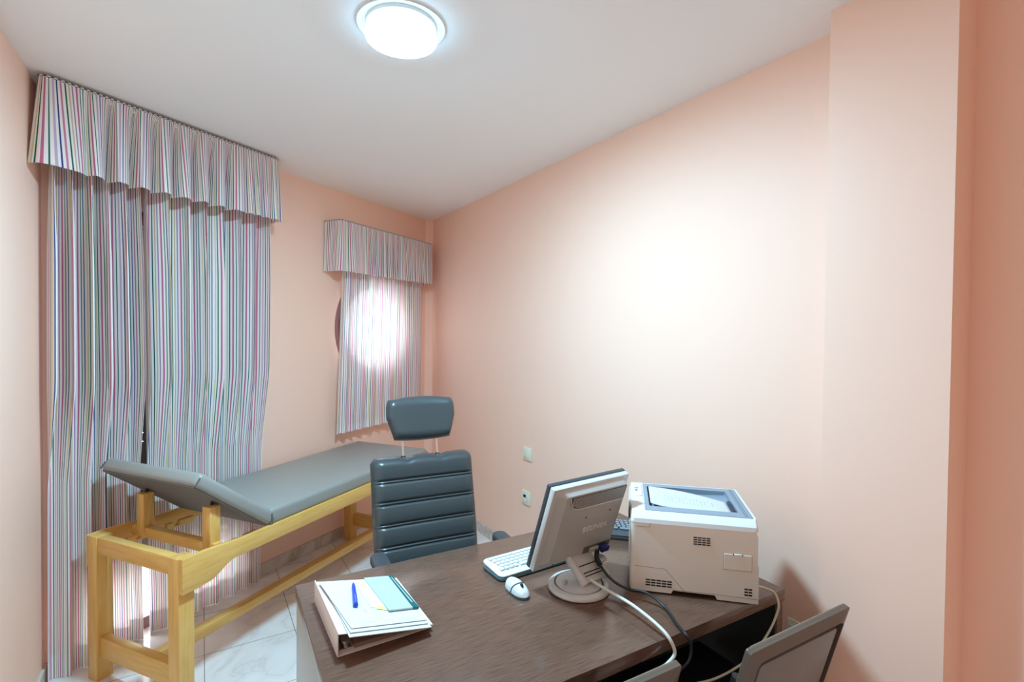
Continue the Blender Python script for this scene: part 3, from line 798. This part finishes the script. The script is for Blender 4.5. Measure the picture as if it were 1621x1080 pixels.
bm = bmesh.new(); box(bm, IX1-.024, IX1-.0235, IY0, IY1, PT+.0008, PT+.0018); box(bm, IX1-.018, IX1-.0175, IY0, IY1, PT+.0008, PT+.0018); obj('lid_seam', bm, M['slot'], tray, None)
bm = bmesh.new(); prism(bm, [(-.004, PH-.030), (.040, PH+.004), (.040, PT+.004), (.012, PT+.001), (-.002, PH+.012)], 1, .175, .325, .002); pnl = obj('control_panel', bm, M['white'], t)
bm = bmesh.new(); prism(bm, [(-.0055, PH-.028), (-.0045, PH+.006), (.010, PT-.004), (.014, PT-.004), (.010, PH-.02)], 1, .10, .172, .001); obj('display', bm, mat('display_brown', srgb(96, 76, 78), .3), pnl)
bm = bmesh.new(); box(bm, .018, .026, .225, .24, PT+.0022, PT+.0048, .001, 1); box(bm, .016, .030, .26, .264, PT+.0022, PT+.0042, .0005, 1); obj('panel_button', bm, mat('button_grey', srgb(120, 124, 128), .5), pnl)
def slots(x0, x1, z0, z1, nx, nz, name='vent'):
    b = bmesh.new(); dx = (x1-x0)/nx; dz = (z1-z0)/nz
    for i in range(nx):
        for j in range(nz):
            box(b, x0+i*dx+dx*.08, x0+(i+1)*dx-dx*.08, -.0012, .004, z0+j*dz+dz*.26, z0+(j+1)*dz-dz*.26)
    obj(name, b, M['slot'], t, None)
slots(.187, .237, .164, .191, 4, 4); slots(.047, .128, .022, .046, 5, 3); slots(.334, .357, .024, .050, 2, 3)
def line(b, pts, w=.0009):
    for (xa, za), (xb, zb) in zip(pts[:-1], pts[1:]):
        d = Vector((xb-xa, zb-za)); L = d.length; a = math.atan2(d.y, d.x)
        box(b, 0, L, -.0006, .002, -w/2, w/2, 0, 1, Matrix.Translation((xa, 0, za)) @ Matrix.Rotation(-a, 4, 'Y'))
for pts in ([(.016, .082), (.107, .080), (.165, .016)], [(.018, .207), (.058, .2065), (.0595, PH)], [(.13, .018), (.25, .020), (.372, .018)]):
    bm = bmesh.new(); line(bm, pts); obj('panel_seam', bm, M['seam'], t, None)
bm = bmesh.new(); prism(bm, rrect(.276, .354, .100, .1475, .003), 1, -.0016, .003, .0008, 1); dr = obj('side_door', bm, M['prn'], t, 30)
bm = bmesh.new(); line(bm, [(.2755, .1475), (.2755, .0995), (.3545, .0995), (.3545, .1475)], .0010); obj('door_seam', bm, M['seam'], dr, None)
bm = bmesh.new(); box(bm, .303, .327, -.0035, .001, .1455, .1485, .001, 1); h_ = obj('latch', bm, M['white'], dr)
for x0 in (.301, .326):
    bm = bmesh.new(); box(bm, x0, x0+.003, -.0028, .001, .1455, .1490); obj('latch_gap', bm, M['slot'], dr, None)
# printed sheet lying in the tray
pt_ = t.matrix_basis
def sheet_pos(s, q):
    x = .066+.252*s; y = WY0+.004+.032*(1-s)+(.182-.052*s)*q
    z = max(fz(x)+.002, PT+.001-.012*s+.006*S(PI*s)-.012*(1-q)*S(PI*min(1, s*1.3))**.5 if s > 0 else PT)
    return Vector((x, max(y, WY0+.003), z))
bm = bmesh.new(); sheet(bm, 24, 12, sheet_pos)
o = obj('printed_sheet', bm, M['paper'], None, 80, False); o.matrix_world = pt_
sm = o.modifiers.new('thickness', 'SOLIDIFY'); sm.thickness = .0004
tag(o, 'white printed sheet lying in the printer output tray', 'paper')
bm = bmesh.new()
for k in range(14):
    s = .20+.045*k
    for q0 in ((.30, .42), (.45, .62)) if k % 3 else ((.3, .38), (.52, .7)):
        def tp(a, b, s=s, q0=q0): return sheet_pos(s+.010*a, q0[0]+(q0[1]-q0[0])*b)+Vector((0, 0, .0009))
        sheet(bm, 1, 3, tp)
obj('print_lines', bm, M['ink'], o, None, False)

# ------------------------------------------------------------------ keyboards and mouse
def keyboard(name, label, loc, yaw, L, D, body_m, key_m, side_m, rows, group):
    t = thing(name, label, 'keyboard', loc, yaw, group)
    # local x along, y backwards (left of x); origin at the back-left corner -> y from -D to 0
    pts = rrect(0, L, -D, 0, .022, 6)
    bm = bmesh.new(); prism(bm, pts, 2, .002, .014, .003, 2); obj('case', bm, side_m, t, 40)
    tb = bmesh.new(); prism(tb, rrect(.001, L-.001, -D+.001, -.001, .021, 6), 2, .0145, .020, .003, 2)
    for v in tb.verts: v.co.z += (v.co.y+D)/D*.008*(1 if v.co.z > .016 else .3)
    bm = bmesh.new(); merge(bm, tb); obj('top_shell', bm, body_m, t, 40)
    kb = bmesh.new(); box(kb, -.0075, .0075, -.0075, .0075, 0, .006, .002, 2); km = finish(kb, 'key', key_m, 40)
    sb = bmesh.new(); box(sb, -.040, .040, -.0075, .0075, 0, .006, .002, 2); sp = finish(sb, 'space_bar', key_m, 40)
    for r in range(rows):
        y = -.020-.0182*r; zz = .0205+(y+D)/D*.008
        cols = int((L-.05)/.0185)
        for c_ in range(cols):
            x = .028+.0185*c_+(.004*r if r < rows-1 else 0)
            if c_ in (15,): continue
            if r == rows-1 and 4 <= c_ <= 8:
                if c_ == 6:
                    o = bpy.data.objects.new('space_bar', sp); C.objects.link(o); o.parent = t; o.location = (x, y, zz)
                continue
            o = bpy.data.objects.new('key', km); C.objects.link(o); o.parent = t; o.location = (x, y, zz)
    return t
keyboard('keyboard', 'white computer keyboard lying in front of the monitor screen', (-.100, 1.715, ZT), 57., .40, .130, M['white'], M['keyw'], M['kbside'], 5, 'keyboards')
keyboard('keyboard', 'dark grey keyboard behind the printer, mostly hidden', (.364, 2.121, ZT), 103., .36, .150, M['kbdark'], M['keyd'], M['kbdark'], 5, 'keyboards')

t = thing('computer_mouse', 'small white computer mouse with teal band beside the white keyboard', 'mouse', (.0235, 1.553, ZT), 149.)
def mouse_half(s): return .0265*(max(0., 1-abs(2*s-1)**2.6))**.5*(1-.06*S(PI*s)) 
def mtop(s, q):
    x = (s-.5)*.108; w = mouse_half(s)*(1.0+.08*(1-s)); a = (2*q-1)
    z = .006+.030*(max(0, 1-abs(2*s-.86)**2.4*.55))*(max(0., 1-abs(a)**2.3))**.5*min(1, (min(s, 1-s)/.08+.0)**.5)
    return Vector((x, a*w, z))
bm = bmesh.new(); pad(bm, 40, 24, mtop, lambda s, q: Vector((mtop(s, q).x, mtop(s, q).y, .005))); body = obj('shell', bm, M['white'], t, 70)
bm = bmesh.new(); pad(bm, 40, 8, lambda s, q: Vector(((s-.5)*.110, (2*q-1)*mouse_half(s)*1.06, .0085)), lambda s, q: Vector(((s-.5)*.108, (2*q-1)*mouse_half(s), .001))); obj('base', bm, M['kbside'], t, 60)
bm = bmesh.new(); tube(bm, [mtop(.52+.10*(1-abs(2*q-1)**2), q)+Vector((0, 0, .0006)) for q in [i/20 for i in range(21)]], .0022, 8, 0); obj('band', bm, M['kbside'], body)
bm = bmesh.new(); lathe(bm, [(0, -.003), (.006, -.003), (.007, 0), (.006, .003), (0, .003)], 18, Matrix.Translation((.026, 0, .0325)) @ Matrix.Rotation(PI/2, 4, 'X')); obj('scroll_wheel', bm, M['slot'], body)

# ------------------------------------------------------------------ binder and the papers on it
BO, BYAW = (-.424, 1.230, ZT), 58.39
t = thing('ring_binder', 'pale lever-arch ring binder lying on the desk under loose papers', 'binder', BO, BYAW)
BW, BL = .247, .300
top = lambda x: .066-.049*x/BW
bm = bmesh.new(); box(bm, 0, BW, 0, BL, .001, .0035, .001); obj('bottom_cover', bm, M['binder'], t)
bm = bmesh.new(); box(bm, 0, .003, 0, BL, .0035, .066, .001); obj('spine', bm, M['binder'], t)
bm = bmesh.new(); prism(bm, [(.0, .0635), (BW, top(BW)-.0025), (BW, top(BW)), (.0, .066)], 1, -.012, BL-.012, .0005); obj('top_cover', bm, M['binder'], t)
bm = bmesh.new(); box(bm, .004, .040, .02, BL-.02, .004, .006, 0, 1); mech = obj('lever_mechanism', bm, M['chrome'], t, None)
for y in (.11, .19):
    bm = bmesh.new(); tube(bm, [(.014, y, .005), (.014, y, .045), (.024, y, .056), (.034, y, .046), (.034, y, .005)], .0018, 8, 5); obj('ring', bm, M['chrome'], mech)
bm = bmesh.new(); box(bm, .018, .028, .012, .10, .010, .028, .004, 2); lathe(bm, [(0, 0), (.010, 0), (.010, .006), (0, .006)], 16, Matrix.Translation((.024, .018, .024))); obj('lever', bm, M['chrome'], mech)
bm = bmesh.new()
for k in range(5): prism(bm, [(.045, .004+.0022*k), (BW-.012, .004+.0016*k), (BW-.012, .0052+.0016*k), (.045, .0058+.0022*k)], 1, .012, BL-.014)
obj('filed_pages', bm, M['binderin'], t, None)
SL = math.atan2(-.049, BW)
BMx = Matrix.Translation(BO) @ Matrix.Rotation(R(90-BYAW), 4, 'Z')
def onb(name, label, cat, quad, h0, h1, m, parent=None, group=None):
    """flat card on the sloping top cover; quad in binder (x, y)"""
    b = bmesh.new()
    lo = [b.verts.new((x, y, top(x)+h0)) for x, y in quad]; hi = [b.verts.new((x, y, top(x)+h1)) for x, y in quad]
    n = len(quad); b.faces.new(lo[::-1]); b.faces.new(hi)
    for i in range(n): b.faces.new((lo[i], lo[(i+1) % n], hi[(i+1) % n], hi[i]))
    o = obj(name, b, m, parent, None)
    if parent is None:
        o.matrix_world = BMx; tag(o, label, cat, group)
    return o
onb('paper_sheet', 'lowest white sheet of the loose papers, sticking out at the binder mouth', 'paper', [(.020, -.036), (.236, -.031), (.240, .255), (.022, .262)], .0012, .0032, M['paper'], group='loose papers on the binder')
onb('paper_sheet', 'middle white sheet between the two other loose sheets on the binder', 'paper', [(.026, -.022), (.232, -.016), (.234, .262), (.012, .268)], .0046, .0066, M['paper'], group='loose papers on the binder')
ps = onb('paper_sheet', 'topmost white sheet on the binder with the blue pen on it', 'paper', [(.032, -.008), (.234, -.003), (.226, .268), (.006, .266)], .0080, .0094, M['paper'], group='loose papers on the binder')
b = bmesh.new()
for (x, y, w, h) in ((.055, .012, .05, .002), (.12, .012, .02, .002), (.16, .010, .05, .003), (.085, .064, .006, .018), (.055, .10, .03, .0012), (.055, .085, .028, .0012), (.11, .03, .0012, .12), (.12, .03, .0012, .05)):
    q = [(x, y), (x+w, y), (x+w, y+h), (x, y+h)]
    b.faces.new([b.verts.new((a, c2, top(a)+.0097)) for a, c2 in q])
obj('printed_lines', b, M['ink'], ps, None, False)
nt_ = onb('note_slip', 'cream note slip with yellow marks tucked under the mint wallet', 'note', [(.108, .088), (.118, .084), (.138, .066), (.176, .062), (.180, .262), (.106, .258)], .0102, .0112, M['notes'])
for quad in ([(.116, .215), (.132, .215), (.131, .236), (.117, .238)], [(.120, .072), (.145, .068), (.143, .088), (.124, .090)]):
    onb('yellow_mark', None, None, quad, .0113, .0117, M['yellow'], nt_)
onb('ink_mark', None, None, [(.116, .17), (.120, .17), (.120, .176), (.116, .176)], .0113, .0116, M['ink'], nt_)
onb('ink_mark', None, None, [(.112, .135), (.117, .135), (.117, .143), (.112, .143)], .0113, .0116, M['ink'], nt_)
w_ = onb('document_wallet', 'mint document wallet with a teal edge strip on the binder', 'wallet', [(.147, .053), (.216, .057), (.214, .268), (.137, .263)], .0116, .0160, M['mint'])
st = onb('edge_strip', None, None, [(.2162, .057), (.234, .056), (.2265, .273), (.2142, .270)], .0110, .0168, M['teal'], w_)
st['label'] = 'dark teal edge strip'
onb('slit', None, None, [(.223, .085), (.2265, .085), (.221, .255), (.2185, .255)], .0169, .0174, M['mint'], st)
onb('title_line', None, None, [(.176, .13), (.1775, .13), (.170, .22), (.1685, .22)], .0161, .0164, M['paper'], w_)
# pen
pa_, pb_ = Vector((.069, .096, top(.069)+.0170)), Vector((.096, .231, top(.096)+.0160))
ax = (pb_-pa_)
o = thing('ballpoint_pen', 'blue ballpoint pen lying on the topmost sheet', 'pen', BMx @ Vector((.08, .16, top(.08)+.0096)), BYAW)
off = Vector((.08, .16, top(.08)+.0096))
q = lambda f, dz=0: pa_+ax*f-off+Vector((0, 0, dz))
bm = bmesh.new(); tube(bm, [q(f) for f in (.0, .15, .3, .45, .6, .8, .92, 1.)], .0056, 12, 0, lambda f: .0056 if f < .75 else .0056-.0038*(f-.75)/.25); obj('barrel', bm, M['pen'], o)
bm = bmesh.new(); tube(bm, [q(-.02), q(.18), q(.42)], .0066, 12, 4); cp = obj('cap', bm, M['pen'], o)
bm = bmesh.new(); tube(bm, [q(-.01, .006), q(.06, .0085), q(.3, .0085), q(.36, .006)], .0017, 8, 3); obj('clip', bm, mat('pen_clip', srgb(60, 110, 225), .25), cp)

# ------------------------------------------------------------------ light, world, camera
w = bpy.data.worlds.new('sky'); bpy.context.scene.world = w; w.use_nodes = True
bg = w.node_tree.nodes['Background']; bg.inputs[0].default_value = (.80, .90, 1., 1); bg.inputs[1].default_value = 11.

sc = bpy.context.scene
cam = bpy.data.cameras.new('camera'); co = bpy.data.objects.new('camera', cam); C.objects.link(co)
FPX, PITCH, ROLL = 797.4, R(1.027), R(-.5386)
cam.sensor_fit = 'HORIZONTAL'; cam.sensor_width = 36.; cam.lens = 36*FPX/1621; cam.clip_start = .02
co.matrix_world = Matrix.Translation((0, 0, 1.55)) @ Matrix.Rotation(PI/2-PITCH, 4, 'X') @ Matrix.Rotation(-ROLL, 4, 'Z')
sc.camera = co
vs = sc.view_settings; sc.display_settings.display_device = 'sRGB'
vs.view_transform = 'Standard'; vs.look = 'None'; vs.gamma = 1; vs.exposure = 0.; vs.use_curve_mapping = False
cy = sc.cycles; cy.use_denoising = True; cy.max_bounces = 16; cy.diffuse_bounces = 12; cy.transparent_max_bounces = 12
cy.sample_clamp_indirect = 8.
